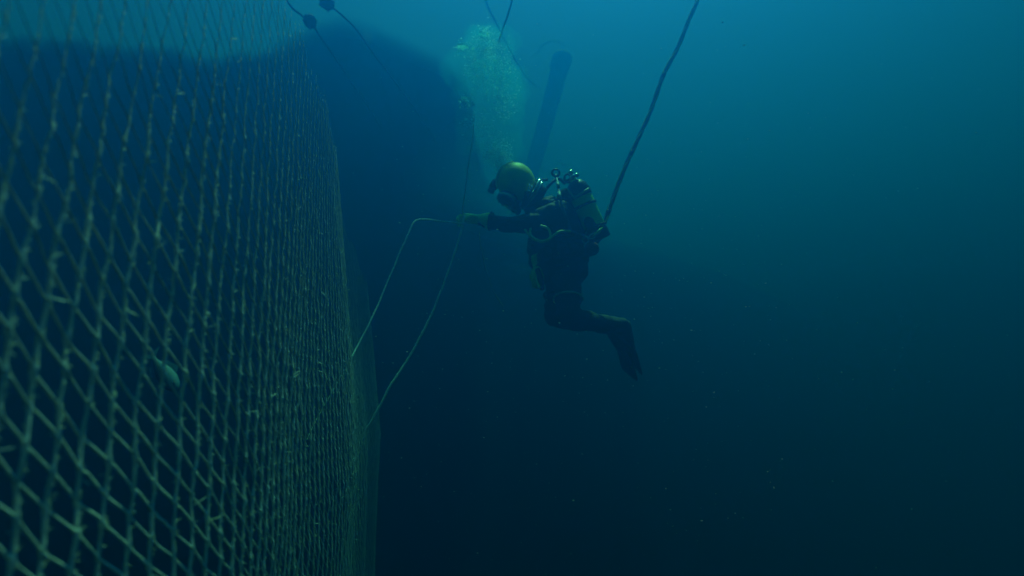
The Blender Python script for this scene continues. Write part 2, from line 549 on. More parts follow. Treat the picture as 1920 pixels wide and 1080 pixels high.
# the cord in the diver's hand
HAND = P(868, 412, 4.12)
def hcord(name, pts, r, m, label, **k): rope(name, pts, r, m, label, lay=0.03, **k)
hcord('hand_cord', [P(876, 418, 4.08), P(862, 419, 4.06), P(840, 416, 4.02), P(812, 413, 3.95), P(788, 411, 3.85), P(776, 418, 3.8), P(768, 434, 3.76), P(752, 470, 3.68), P(735, 510, 3.6),
      P(715, 556, 3.5), P(697, 598, 3.4), P(674, 642, 3.3), P(655, 680, 3.2), P(646, 700, 3.3), P(640, 716, 3.5)], 0.0054, M_ROPE_PALE, 'pale cord looping from the glove across and down to the net')
hcord('hand_cord', [P(872, 404, 4.10), P(868, 420, 4.08), P(862, 445, 4.05), P(850, 482, 4.0), P(832, 532, 3.93), P(812, 584, 3.86), P(788, 632, 3.78), P(760, 681, 3.7), P(733, 722, 3.62), P(712, 762, 3.56),
      P(698, 788, 3.56), P(686, 806, 3.75), P(672, 826, 4.0)], 0.0076, M_ROPE_PALE, 'pale cord hanging straight down from the glove to the lower net')
hcord('guide_line', [P(889, 215, 4.6), P(887, 245, 4.5), P(884, 275, 4.4), P(878, 312, 4.3), P(873, 350, 4.22), P(869, 382, 4.15), P(868, 404, 4.10), P(873, 416, 4.1)], 0.0048, M_ROPE_GREEN, 'thin upright line rising from the glove into the bubbles')
hcord('slack_line', [P(899, 436, 4.6), P(902, 462, 4.6), P(908, 492, 4.62), P(917, 522, 4.65), P(926, 546, 4.7), P(944, 575, 4.75)], 0.004, M_ROPE_GREEN, 'faint slack line hanging below the outstretched arm')
hcord('loose_thread', [P(640, 700, 3.25), P(628, 725, 3.15), P(610, 756, 3.0), P(592, 790, 2.8), P(575, 824, 2.62)], 0.0018, M_ROPE_GREEN, 'faint pale thread trailing down along the near net')

# the umbilical: yellow, black and blue hoses laid together
M_YEL_HOSE = mat('yellow_hose', (0.82, 0.80, 0.14), 0.5, scale=25, var=0.4)
M_BLUE_HOSE = mat('blue_hose', (0.03, 0.13, 0.32), 0.5, scale=25, var=0.3)
def umbilical():
    path = wob(spline([P(1330, -70, 5.0), P(1307, 0, 4.9), P(1290, 42, 4.85), P(1270, 92, 4.8), P(1250, 132, 4.75), P(1232, 176, 4.7), P(1213, 222, 4.65), P(1193, 265, 4.6), P(1176, 305, 4.56),
                       P(1163, 338, 4.54), P(1150, 372, 4.52), P(1141, 396, 4.5), P(1131, 424, 4.46), P(1118, 446, 4.42)], 26), 0.022, 2.8, 3.0)
    root = empty('umbilical_cable', path[-1])
    tag(root, 'thick twisted yellow and black umbilical slanting up from the diver', 'umbilical')
    fr = frames(path)
    s = [0.0]
    for i in range(1, len(path)): s.append(s[-1] + (path[i] - path[i - 1]).length)
    for q, (m, r) in enumerate(((M_YEL_HOSE, 0.0085), (mat('dark_grey_hose', (0.06, 0.06, 0.06), 0.5, scale=20), 0.0070), (mat('grey_green_hose', (0.50, 0.58, 0.34), 0.6, scale=25), 0.0065), (M_BLUE_HOSE, 0.006))):
        bm = bmesh.new()
        pts = []
        for i, p in enumerate(path):
            t, a, b = fr[i]
            th = 2 * math.pi * (s[i] / 0.52 + q / 4)
            pts.append(p + (a * math.cos(th) + b * math.sin(th)) * 0.0105)
        tube(bm, pts, r, 8)
        obj('hose', bm, m, root)
    for z in range(20, len(path) - 10, 90):
        t, a, b = fr[z]
        bm = bmesh.new()
        loft(bm, [(path[z] + t * k, a * 0.018, b * 0.018) for k in (-0.02, -0.015, 0.015, 0.02)], 14)
        obj('tape_band', bm, M_BLACK, root)
umbilical()

# ------------------------------------------------------------------ the diver
M_SUIT = mat('black_drysuit', (0.045, 0.048, 0.052), 0.75, scale=7, bump=0.5, var=0.45, detail=6)
M_GLOVE = mat('yellow_green_glove', (0.45, 0.98, 0.12), 0.5, scale=14, bump=0.25, var=0.1)
M_HELM = mat('yellow_helmet_shell', (0.70, 0.82, 0.03), 0.5, scale=9, var=0.3)
M_STEEL = mat('polished_steel', (0.75, 0.75, 0.72), 0.18, 1.0, scale=30, var=0.15)
M_GLASS = mat('dark_faceplate', (0.02, 0.03, 0.035), 0.08, scale=5)
M_TANK = mat('yellow_tank', (0.45, 0.96, 0.14), 0.38, scale=6, var=0.1)
M_HARN = mat('dark_red_webbing', (0.38, 0.05, 0.035), 0.85, scale=45, bump=0.4)
M_WEB = mat('black_webbing', (0.03, 0.03, 0.03), 0.85, scale=45, bump=0.4)
M_PALE = mat('pale_reflective_strap', (0.62, 0.66, 0.48), 0.5, scale=40, var=0.2)
M_FIN = mat('black_fin_rubber', (0.025, 0.026, 0.028), 0.5, scale=12, bump=0.2)
M_WHIP = mat('yellow_whip_hose', (0.80, 0.85, 0.22), 0.45, scale=30, var=0.1)

D0 = 4.3
def D(px, py, dd=0.0): return P(px, py, D0 + dd)
PEL = D(1056, 512)
diver = empty('person', D(1060, 600))
tag(diver, 'commercial diver in yellow helmet and black drysuit holding a cord beside the net', 'diver')

FACE = Vector((-0.86, -0.50, 0.0)).normalized()         # where the chest points
SIDE = Vector((0.50, -0.86, 0.0)).normalized()          # the diver's left
UPV = Vector((0, 0, 1))

def limb(bm, pts, radii, sides=14, n=6):
    p = spline(pts, n)
    rr = []
    for i in range(len(p)):
        u = i / n
        k = min(int(u), len(radii) - 2)
        rr.append(radii[k] + (radii[k + 1] - radii[k]) * (u - k))
    tube(bm, p, rr, sides)
    ball(bm, p[0], rr[0], 14)
    ball(bm, p[-1], rr[-1], 14)

# joints
NECK = D(984, 388, -0.03)
CHEST = D(1034, 408, 0.02)
WAIST = D(1050, 470, 0.0)
SH_R, EL_R, WR_R = D(1046, 398, -0.17), D(972, 421, -0.22), D(904, 413, -0.16)   # the arm held out (the near, left one)
SH_L, EL_L, WR_L = D(1026, 394, 0.20), D(1004, 462, 0.24), D(1010, 500, 0.00)    # the other arm, lowered in front
HIP_R, KN_R, AN_R = D(1050, 520, 0.10), D(1040, 594, -0.04), D(1150, 614, 0.08)
HIP_L, KN_L, AN_L = D(1064, 522, -0.10), D(1066, 598, -0.26), D(1166, 610, -0.08)

bm = bmesh.new()
def trunk_ring(c, hw, hd, tilt=0.0): return (c, SIDE * hw, FACE * hd)
loft(bm, [trunk_ring(D(1060, 536), 0.10, 0.09), trunk_ring(D(1057, 522), 0.190, 0.150), trunk_ring(PEL, 0.205, 0.160), trunk_ring(D(1054, 490), 0.200, 0.160), trunk_ring(WAIST, 0.195, 0.155),
          trunk_ring(D(1044, 440), 0.208, 0.165), trunk_ring(CHEST, 0.225, 0.165), trunk_ring(D(1026, 388, 0.01), 0.200, 0.135), trunk_ring(D(1010, 382), 0.13, 0.10), trunk_ring(NECK, 0.075, 0.075),
          trunk_ring(D(974, 368, -0.04), 0.068, 0.072)], 26)
limb(bm, [D(1038, 392, -0.08), SH_R, EL_R, WR_R], [0.085, 0.082, 0.062, 0.045])
limb(bm, [D(1034, 392, 0.08), SH_L, EL_L, WR_L], [0.085, 0.082, 0.062, 0.045])
limb(bm, [D(1052, 512, 0.05), HIP_R, KN_R], [0.11, 0.105, 0.074])
limb(bm, [D(1062, 514, -0.05), HIP_L, KN_L], [0.11, 0.105, 0.074])
limb(bm, [KN_R, KN_R.lerp(AN_R, 0.4), AN_R], [0.074, 0.070, 0.048])
limb(bm, [KN_L, KN_L.lerp(AN_L, 0.4), AN_L], [0.074, 0.070, 0.048])
FT_R, FT_L = D(1162, 644, 0.16), D(1177, 640, 0.04)
limb(bm, [AN_R, FT_R], [0.052, 0.042])
limb(bm, [AN_L, FT_L], [0.052, 0.042])
limb(bm, [D(1054, 540, 0), D(1056, 530, 0)], [0.08, 0.10])
body = obj('body', bm, M_SUIT, diver)
bake(body, [('REMESH', dict(mode='VOXEL', voxel_size=0.014)), ('SMOOTH', dict(factor=0.5, iterations=7))])
for v in body.data.vertices:           # creases of the loose suit
    q = v.co * 9
    v.co += v.normal * (0.010 * noise.noise(Vector((q.x, q.y, q.z * 2.6))) + 0.005 * noise.noise(q * 3))

# gloves: palm, thumb and four bent fingers
def glove(wr, dirn, palm_n, side, hold=True):
    """dirn along the hand, palm_n out of the palm, side towards the thumb"""
    dirn = dirn.normalized(); palm_n = (palm_n - dirn * palm_n.dot(dirn)).normalized(); side = (side - dirn * side.dot(dirn) - palm_n * side.dot(palm_n)).normalized()
    bm = bmesh.new()
    # gauntlet and palm
    loft(bm, [(wr - dirn * 0.085, palm_n * 0.056, side * 0.062), (wr - dirn * 0.075, palm_n * 0.058, side * 0.064), (wr - dirn * 0.02, palm_n * 0.041, side * 0.048), (wr + dirn * 0.01, palm_n * 0.030, side * 0.040),
              (wr + dirn * 0.045, palm_n * 0.027, side * 0.046), (wr + dirn * 0.085, palm_n * 0.022, side * 0.047), (wr + dirn * 0.100, palm_n * 0.014, side * 0.040)], 18)
    for k, (o_, ln) in enumerate(((0.034, 0.94), (0.012, 1.04), (-0.011, 1.0), (-0.033, 0.80))):
        p = wr + dirn * 0.088 + side * o_ + palm_n * 0.001
        pts = [p]
        ang = 0.35
        for seg, st in ((0.046, 0.95), (0.030, 0.95), (0.024, 0.6)):
            a = ang if hold else ang * 0.5
            p = p + (dirn * math.cos(a) + palm_n * math.sin(a)) * seg * ln
            pts.append(p)
            ang += st
        limb(bm, pts, [0.0125, 0.0122, 0.0112, 0.0095], 10, 4)
    p = wr + dirn * 0.022 + side * 0.036 + palm_n * 0.008
    limb(bm, [p, p + dirn * 0.030 + side * 0.020 + palm_n * 0.022, p + dirn * 0.056 + side * 0.012 + palm_n * 0.044, p + dirn * 0.070 - side * 0.004 + palm_n * 0.052], [0.0165, 0.0145, 0.0125, 0.0100], 10, 4)
    o = obj('glove', bm, M_GLOVE, diver)
    bake(o, [('REMESH', dict(mode='VOXEL', voxel_size=0.0042)), ('SMOOTH', dict(factor=0.4, iterations=3))])
    return o
ar = (WR_R - EL_R).normalized()
glove(WR_R + ar * 0.02, ar, Vector((-0.1, -0.45, -0.9)), Vector((0.0, -0.9, 0.5)))
al = (WR_L - EL_L).normalized()
gl = glove(WR_L + al * 0.01, (al + Vector((-0.2, 0.1, -0.75))), Vector((0.2, 0.7, -0.4)), Vector((-0.8, -0.3, 0.5)))
# cuffs
for wr, dn in ((WR_R, ar), (WR_L, al)):
    bm = bmesh.new()
    a = dn.orthogonal().normalized()
    ring(bm, wr - dn * 0.062, dn, a, 0.061, 0.007, 24, 8)
    obj('cuff_ring', bm, M_BLACK, diver)

# helmet, built upright round the origin, then turned and set on the neck
HF = Vector((-0.47, -0.14, -0.87)).normalized()
HU = (UPV - HF * UPV.dot(HF)).normalized()
HR = HU.cross(HF).normalized()
HROT = Matrix((HR, -HF, HU)).transposed()               # local x, -y (face), z (crown)
HC = D(967, 345, -0.06)
helmet = empty('helmet', HC - diver.location)
helmet.parent = diver
def hobj(name, bm, m):
    bmesh.ops.transform(bm, matrix=Matrix.Translation(HC) @ HROT.to_4x4() @ Matrix.Scale(0.95, 4), verts=bm.verts)
    return obj(name, bm, m, helmet)
V = Vector
bm = bmesh.new()
rings = []
for k in range(19):                                     # shell of revolution, longer to the back than wide, flat at the neck
    th = -0.95 + (math.pi / 2 + 0.95) * k / 18
    z = math.sin(th) * 0.145; r = max(math.cos(th), 0.02)
    rings.append((V((0, 0.010 + 0.012 * math.sin(th), z)), V((0.126 * r, 0, 0)), V((0, 0.146 * r, 0))))
loft(bm, rings, 36)
hobj('shell', bm, M_HELM)
bm = bmesh.new()                                        # keel along the crown
loft(bm, [(V((0, 0.158 * math.sin(a) + 0.015, 0.150 * math.cos(a))), V((0.012, 0, 0)), V((0, math.sin(a), math.cos(a))) * 0.009) for a in [(-0.9 + 1.8 * k / 10) for k in range(11)]], 8)
hobj('crown_rib', bm, M_HELM)
bm = bmesh.new()
loft(bm, [(V((0, -0.118, -0.005)), V((0.098, 0, 0)), V((0, 0, 0.070))), (V((0, -0.150, -0.005)), V((0.090, 0, 0)), V((0, 0, 0.062))), (V((0, -0.154, -0.005)), V((0.06, 0, 0)), V((0, 0, 0.04)))], 30)
hobj('faceplate', bm, M_GLASS)
bm = bmesh.new()
ring(bm, V((0, -0.146, -0.005)), V((0, -1, 0)), V((1, 0, 0)), 0.095, 0.010, 36, 8, oval=0.72)
for k in range(12):
    a = 2 * math.pi * k / 12
    ball(bm, V((0.100 * math.cos(a), -0.156, -0.005 + 0.074 * math.sin(a))), 0.0075, 8)
hobj('faceplate_frame', bm, M_STEEL)
for q in range(4):                                      # steel beads added to catch a glint at the frame's lower corner
    bm = bmesh.new()
    c = V((-0.098 + 0.012 * q, -0.150 - 0.004 * q, -0.060 - 0.010 * q))
    ball(bm, c, (0.009, 0.006, 0.011), 10)
    tube(bm, [c, c + V((0.0, 0.022, 0.002))], 0.004, 6)
    hobj('glint_bead', bm, M_STEEL)
bm = bmesh.new()                                        # neck clamp
ring(bm, V((0, 0.005, -0.128)), V((0, 0, 1)), V((1, 0, 0)), 0.108, 0.013, 40, 8, oval=1.12)
ring(bm, V((0, 0.005, -0.150)), V((0, 0, 1)), V((1, 0, 0)), 0.104, 0.009, 40, 8, oval=1.12)
hobj('neck_clamp', bm, M_STEEL)
for sx in (-1, 1):
    bm = bmesh.new()
    for dz in (-0.016, 0.004):
        tube(bm, [V((sx * 0.112, -0.070, -0.100 + dz)), V((sx * 0.130, -0.040, -0.088 + dz)), V((sx * 0.132, 0.000, -0.078 + dz))], 0.0065, 8)
    box(bm, V((sx * 0.124, -0.052, -0.098)), (0.020, 0.034, 0.040), bev=0.004)
    hobj('latch', bm, M_STEEL)
bm = bmesh.new()                                        # regulator and whiskers under the faceplate
loft(bm, [(V((0, -0.120, -0.088)), V((0.042, 0, 0)), V((0, 0.012, 0.040))), (V((0, -0.165, -0.096)), V((0.044, 0, 0)), V((0, 0.012, 0.042))), (V((0, -0.182, -0.099)), V((0.036, 0, 0)), V((0, 0.01, 0.034)))], 24)
for sx in (-1, 1):
    tube(bm, [V((sx * 0.03, -0.135, -0.100)), V((sx * 0.075, -0.130, -0.112)), V((sx * 0.105, -0.10, -0.108)), V((sx * 0.125, -0.06, -0.085))], [0.020, 0.022, 0.020, 0.015], 10)
hobj('regulator', bm, M_BLACK)
bm = bmesh.new()
ring(bm, V((0, -0.186, -0.099)), V((0, -1, -0.15)).normalized(), V((1, 0, 0)), 0.026, 0.005, 24, 8)
ball(bm, V((0.052, -0.160, -0.118)), 0.013, 10)
hobj('regulator_cover', bm, M_STEEL)
bm = bmesh.new()                                        # side block with valve knobs
box(bm, V((-0.140, -0.030, 0.000)), (0.036, 0.070, 0.044), bev=0.006)
tube(bm, [V((-0.150, -0.065, 0.0)), V((-0.152, -0.105, -0.004))], [0.019, 0.020], 12)
tube(bm, [V((-0.150, -0.030, 0.02)), V((-0.165, -0.030, 0.055))], [0.014, 0.016], 12)
hobj('side_block', bm, M_BLACK)
bm = bmesh.new()                                        # lamp bracket and camera on the crown, towards the net
box(bm, V((-0.085, -0.060, 0.125)), (0.055, 0.085, 0.050), M_ := Matrix.Rotation(0.5, 3, 'Y'), bev=0.010)
tube(bm, [V((-0.085, -0.09, 0.125)), V((-0.086, -0.125, 0.122))], [0.024, 0.026], 14)
hobj('helmet_camera', bm, M_BLACK)
bm = bmesh.new()
tube(bm, [V((-0.086, -0.125, 0.122)), V((-0.086, -0.129, 0.1215))], [0.020, 0.018], 14)
hobj('camera_lens', bm, M_GLASS)
bm = bmesh.new()
tube(bm, spline([V((-0.150, 0.0, 0.0)), V((-0.165, 0.07, -0.03)), V((-0.12, 0.15, -0.10)), V((-0.03, 0.19, -0.19))], 8), 0.011, 10)
hobj('supply_hose', bm, M_BLUE_HOSE)
bm = bmesh.new()                                        # soft neck dam
loft(bm, [(V((0, 0.005, -0.150)), V((0.100, 0, 0)), V((0, 0.112, 0))), (V((0, 0.015, -0.185)), V((0.080, 0, 0)), V((0, 0.085, 0))), (V((0, 0.03, -0.215)), V((0.074, 0, 0)), V((0, 0.076, 0)))], 26)
hobj('neck_dam', bm, M_BLACK)

# bailout cylinder on the back, valve upwards
def tank():
    base, top = D(1124, 446, -0.13), D(1076, 338, -0.11)
    t = (top - base).normalized(); L = (top - base).length
    a = t.orthogonal().normalized(); b = t.cross(a)
    root = empty('air_tank', base - diver.location); root.parent = diver
    r = 0.074
    bm = bmesh.new()
    loft(bm, [(base + t * z, a * r * k, b * r * k) for z, k in ((0, 0.6), (0.01, 0.86), (0.03, 1.0), (L * 0.5, 1.0), (L * 0.78, 1.0), (L * 0.88, 0.90), (L * 0.95, 0.62), (L, 0.3))], 28)
    obj('cylinder', bm, M_TANK, root)
    bm = bmesh.new()                                    # black cover round the shoulder of the cylinder
    loft(bm, [(base + t * L * z, a * r * k, b * r * k) for z, k in ((0.70, 1.045), (0.72, 1.07), (0.80, 1.07), (0.90, 0.95), (0.965, 0.64), (0.985, 0.4))], 28)
    obj('boot', bm, M_BLACK, root)
    bm = bmesh.new()
    loft(bm, [(base + t * z, a * r * k, b * r * k) for z, k in ((-0.012, 0.7), (-0.01, 1.04), (0.055, 1.06), (0.065, 1.03))], 28)
    obj('boot', bm, M_BLACK, root)
    bm = bmesh.new()                                    # two pale bands meeting in a V
    def band(p0, p1, w):
        pts = spline([p0, p0.lerp(p1, 0.5), p1], 10)
        for p in pts:
            ax = base + t * (p - base).dot(t)
            p += ((p - ax).normalized() * (r * 1.11) + ax) - p
        tube(bm, pts, w, 6)
    view = (Vector((0, 0, CAM_Z)) - base).normalized()
    v0 = (view - t * view.dot(t)).normalized(); v1 = t.cross(v0)
    def on(z, ang): return base + t * L * z + (v0 * math.cos(ang) + v1 * math.sin(ang)) * r * 1.1
    sgn = -1 if v1.x > 0 else 1
    band(on(0.90, sgn * 0.85), on(0.71, sgn * 0.55), 0.0065)
    band(on(0.71, sgn * 0.55), on(0.765, -sgn * 0.95), 0.0085)
    obj('strap', bm, M_PALE, root)
    bm = bmesh.new()
    for z in (0.18, 0.56):
        ring(bm, base + t * L * z, t, a, r * 1.03, 0.009, 30, 6)
    obj('cam_band', bm, M_WEB, root)
    bm = bmesh.new()
    tube(bm, [top - t * 0.01, top + t * 0.045], [0.020, 0.017], 12)
    tube(bm, [top + t * 0.02 - b * 0.05, top + t * 0.02 + b * 0.05], 0.013, 10)
    ball(bm, top + t * 0.055, 0.022, 12)
    obj('valve', bm, M_STEEL, root)
    bm = bmesh.new()
    ring(bm, D(1068, 334, -0.05), Vector((0.1, -1, 0.2)).normalized(), Vector((1, 0, 0)), 0.036, 0.008, 24, 8)
    ring(bm, D(1042, 324, -0.02), Vector((-0.2, -1, 0.1)).normalized(), Vector((1, 0, 0)), 0.026, 0.008, 24, 8)
    tube(bm, spline([D(1060, 345, 0.12), D(1047, 335, 0.10), D(1032, 345, 0.06), D(1020, 360, 0.04)], 8), 0.011, 8)
    obj('valve_hose', bm, M_BLACK, root)
    bm = bmesh.new()                                    # dark sleeve half over the lower cylinder
    loft(bm, [(base + t * L * z + v0 * 0.035 - v1 * sgn * (-0.012), a * rr, b * rr) for z, rr in ((0.05, 0.046), (0.08, 0.050), (0.30, 0.046), (0.40, 0.034), (0.44, 0.012))], 18)
    obj('pouch', bm, M_WEB, root)
tank()

# back plate, harness, hoses
bm = bmesh.new()
bp0, bp1 = D(1104, 458, 0.0), D(1062, 352, 0.0)
bt = (bp1 - bp0).normalized()
loft(bm, [(bp0 + bt * z, SIDE * h, FACE * d_) for z, h, d_ in ((0.0, 0.10, 0.05), (0.03, 0.15, 0.075), (0.14, 0.165, 0.085), (0.28, 0.165, 0.085), (0.37, 0.14, 0.07), (0.41, 0.09, 0.045))], 24)
for v in bm.verts: v.co += Vector((1, 1, 1)) * 0.012 * noise.noise(v.co * 8)
obj('backpack', bm, M_WEB, diver)
bm = bmesh.new()
def strap(bm, pts, w, n=10):
    p = spline(pts, n)
    fr = frames(p)
    prev = None
    for i, q in enumerate(p):
        nrm = (q - (D(1044, 440) + UPV * (q.z - D(1044, 440).z))).normalized()
        t = fr[i][0]
        sd = t.cross(nrm).normalized()
        vs = [bm.verts.new(q + sd * w * a + nrm * b) for a, b in ((-0.5, 0.0), (0.5, 0.0), (0.5, 0.006), (-0.5, 0.006))]
        if prev:
            for k in range(4): bm.faces.new((prev[k], prev[(k + 1) % 4], vs[(k + 1) % 4], vs[k]))
        else: bm.faces.new(vs[::-1])
        prev = vs
    bm.faces.new(prev)
def around(z_px, rad_s, rad_f, a0, a1, n=14, cx=None, lift=1.06):
    c = D(cx, z_px)
    return [c + SIDE * rad_s * lift * math.sin(a0 + (a1 - a0) * k / n) + FACE * rad_f * lift * math.cos(a0 + (a1 - a0) * k / n) for k in range(n + 1)]
strap(bm, around(452, 0.185, 0.138, -2.6, 2.6, cx=1046, lift=1.22), 0.055, 3)
strap(bm, around(486, 0.180, 0.135, -2.8, 2.8, cx=1053, lift=1.22), 0.060, 3)
strap(bm, [D(1072, 384, -0.10), D(1052, 378, -0.16), D(1026, 392, -0.20), D(1010, 425, -0.17), D(1014, 455, -0.16)], 0.052)
strap(bm, [D(1068, 430, -0.16), D(1040, 438, -0.24), D(1012, 440, -0.18)], 0.05)
strap(bm, [D(1060, 384, 0.12), D(1030, 374, 0.16), D(1000, 392, 0.10), D(998, 425, 0.08), D(1004, 455, 0.08)], 0.052)
hs = obj('harness', bm, M_HARN, diver, smooth=False)
bm = bmesh.new()                                        # weight pouches on the belt
for ang, zz in ((0.35, 484), (0.95, 478), (1.5, 482), (2.05, 476)):
    c = D(1053, zz) + SIDE * 0.225 * math.sin(ang) + FACE * 0.190 * math.cos(ang)
    rot = Matrix.Rotation(math.atan2(FACE.y, FACE.x) + ang, 3, 'Z')
    box(bm, c, (0.050, 0.090, 0.085), rot, bev=0.014)
obj('weight_pouch', bm, M_HARN, diver)
bm = bmesh.new()                                        # yellow whip: a loop and a tail over the chest
pts = [D(984, 430, -0.26), D(990, 438, -0.28), D(1000, 448, -0.30), D(1012, 453, -0.32), D(1024, 452, -0.33), D(1031, 445, -0.33), D(1031, 435, -0.33), D(1025, 427, -0.32), D(1013, 423, -0.31)]
tube(bm, spline(pts, 8), 0.0082, 8)
tube(bm, spline([D(995, 428, -0.27), D(994, 437, -0.29), D(1000, 446, -0.31), D(1014, 452, -0.34), D(1028, 449, -0.35), D(1037, 442, -0.35), D(1048, 435, -0.34), D(1060, 433, -0.33), D(1070, 434, -0.32)], 8), 0.0082, 8)
obj('whip_hose', bm, M_WHIP, diver)
bm = bmesh.new()
tube(bm, spline([D(1042, 328, 0.0), D(1046, 345, -0.12), D(1049, 365, -0.22), D(1055, 388, -0.29), D(1063, 412, -0.31), D(1069, 430, -0.31), D(1080, 438, -0.31), D(1096, 445, -0.30)], 8), 0.0095, 8)
obj('inflator_hose', bm, M_BLUE_HOSE, diver)
bm = bmesh.new()                                        # pale sleeves along the blue hose
for a_, b_ in (((1045.5, 342, -0.13), (1047.5, 352, -0.17)), ((1048, 360, -0.21), (1051, 374, -0.26))):
    tube(bm, [D(*a_), D(*b_)], 0.0115, 8)
obj('hose_sleeve', bm, mat('pale_blue_sleeve', (0.22, 0.42, 0.55), 0.5), diver)
bm = bmesh.new()                                        # clips
ring(bm, D(1098, 450, -0.30), Vector((0.1, -1, 0)).normalized(), Vector((1, 0, 0)), 0.020, 0.0042, 24, 8, oval=1.2)
obj('clip', bm, M_STEEL, diver)
bm = bmesh.new()
ring(bm, D(1111, 443, -0.28), Vector((0.3, -1, 0.2)).normalized(), Vector((0.8, 0, 0.5)).normalized(), 0.022, 0.0042, 24, 8, oval=0.7)
obj('clip', bm, M_STEEL, diver)
bm = bmesh.new()
tube(bm, [D(1096, 458, -0.30), D(1095, 467, -0.30)], 0.005, 6)
obj('clip_tail', bm, M_STEEL, diver)
bm = bmesh.new()                                        # yellow toggle by the clips
loft(bm, [(D(1112, 441, -0.24), Vector((0.012, 0, 0.016)), Vector((0, 0.015, 0))), (D(1119, 436, -0.24), Vector((0.014, 0, 0.022)), Vector((0, 0.018, 0))), (D(1128, 431, -0.23), Vector((0.012, 0, 0.022)), Vector((0, 0.015, 0)))], 12)
obj('toggle', bm, M_TANK, diver)
bm = bmesh.new()                                        # gauge console hanging at the hip
ball(bm, D(1112, 466, -0.32), (0.040, 0.028, 0.046), 16)
obj('gauge_console', bm, M_HARN, diver)
bm = bmesh.new()                                        # straps round the thighs
def leg_band(p0, p1, f, r, tr):
    t = (p1 - p0).normalized()
    ring(bm, p0.lerp(p1, f), t, t.orthogonal().normalized(), r, tr, 30, 6)
leg_band(HIP_L, KN_L, 0.52, 0.098, 0.007)
obj('thigh_strap', bm, M_PALE, diver)
bm = bmesh.new()
leg_band(HIP_R, KN_R, 0.50, 0.098, 0.007)
obj('thigh_strap', bm, M_WEB, diver)
bm = bmesh.new()                                        # knife sheath with yellow edge on the thigh
p0, p1 = D(1002, 508, -0.12), D(1012, 540, -0.20)
tube(bm, spline([p0, p0.lerp(p1, 0.5) + Vector((-0.006, 0, 0)), p1], 6), [0.008] * 13, 8)
obj('sheath_edge', bm, M_TANK, diver)
bm = bmesh.new()
tube(bm, spline([D(1008, 505, -0.11), D(1013, 522, -0.15), D(1017, 543, -0.19)], 6), [0.018] * 5 + [0.021] * 5 + [0.014] * 3, 10)
obj('sheath', bm, M_BLACK, diver)

# fins
def fin(an, ft, tipd, rib_m):
    t = (ft - an).normalized()
    sd = t.cross(Vector((0.9, 0.35, 0.2))).normalized()
    nn = t.cross(sd).normalized()
    root = empty('fin', an - diver.location); root.parent = diver
    bm = bmesh.new()
    loft(bm, [(an + t * 0.01, sd * 0.055, nn * 0.062), (an + t * 0.07, sd * 0.055, nn * 0.058), (an + t * 0.16, sd * 0.060, nn * 0.045), (an + t * 0.24, sd * 0.066, nn * 0.028)], 18)
    obj('foot_pocket', bm, M_FIN, root)
    bm = bmesh.new()
    rr = []
    for k in range(12):
        z = k / 11
        rr.append((an + t * (0.20 + 0.27 * z) + nn * (tipd * z * z), sd * (0.070 + 0.038 * z), nn * (0.012 - 0.008 * z)))
    loft(bm, rr, 16)
    obj('blade', bm, M_FIN, root)
    for q in (-1, 1):
        bm = bmesh.new()
        tube(bm, [an + t * (0.16 + 0.29 * k / 10) + nn * (tipd * (k / 10) ** 2 - 0.004) + sd * q * (0.068 + 0.038 * k / 10) for k in range(11)], [0.010 - 0.0005 * k for k in range(11)], 8)
        obj('blade_rib', bm, rib_m if q < 0 else M_FIN, root)
fin(AN_R, FT_R, 0.02, M_FIN)
fin(AN_L, FT_L, 0.02, mat('blue_grey_rib', (0.15, 0.24, 0.28), 0.4))

# ------------------------------------------------------------------ bubbles, fish, drifting specks
def bubble_mat(name, col, gloss):
    """the skin of an air bubble: it lets the light from the surface through and mirrors some of it"""
    m = bpy.data.materials.new(name)
    m.use_nodes = True
    n, l = m.node_tree.nodes, m.node_tree.links
    n.remove(n['Principled BSDF'])
    t = n.new('ShaderNodeBsdfTranslucent'); t.inputs['Color'].default_value = (*col, 1)
    d_ = n.new('ShaderNodeBsdfDiffuse'); d_.inputs['Color'].default_value = (*col, 1)
    g = n.new('ShaderNodeBsdfGlossy'); g.inputs['Roughness'].default_value = 0.12
    m1 = n.new('ShaderNodeMixShader'); m1.inputs[0].default_value = 0.35
    m2 = n.new('ShaderNodeMixShader'); m2.inputs[0].default_value = gloss
    l.new(t.outputs[0], m1.inputs[1]); l.new(d_.outputs[0], m1.inputs[2])
    l.new(m1.outputs[0], m2.inputs[1]); l.new(g.outputs[0], m2.inputs[2])
    l.new(m2.outputs[0], n['Material Output'].inputs['Surface'])
    return m
M_BUB = bubble_mat('fine_bubbles', (0.35, 0.88, 1.0), 0.1)
M_CAP = bubble_mat('large_bubble_skin', (0.32, 0.95, 1.0), 0.2)
CLUMPS = ((907, 64, 0.66, 16), (868, 90, 0.55, 18), (876, 190, 0.30, 15), (890, 130, 0.42, 22), (940, 120, 0.45, 25), (880, 230, 0.2, 12), (935, 210, 0.25, 26), (915, 290, 0.05, 12))

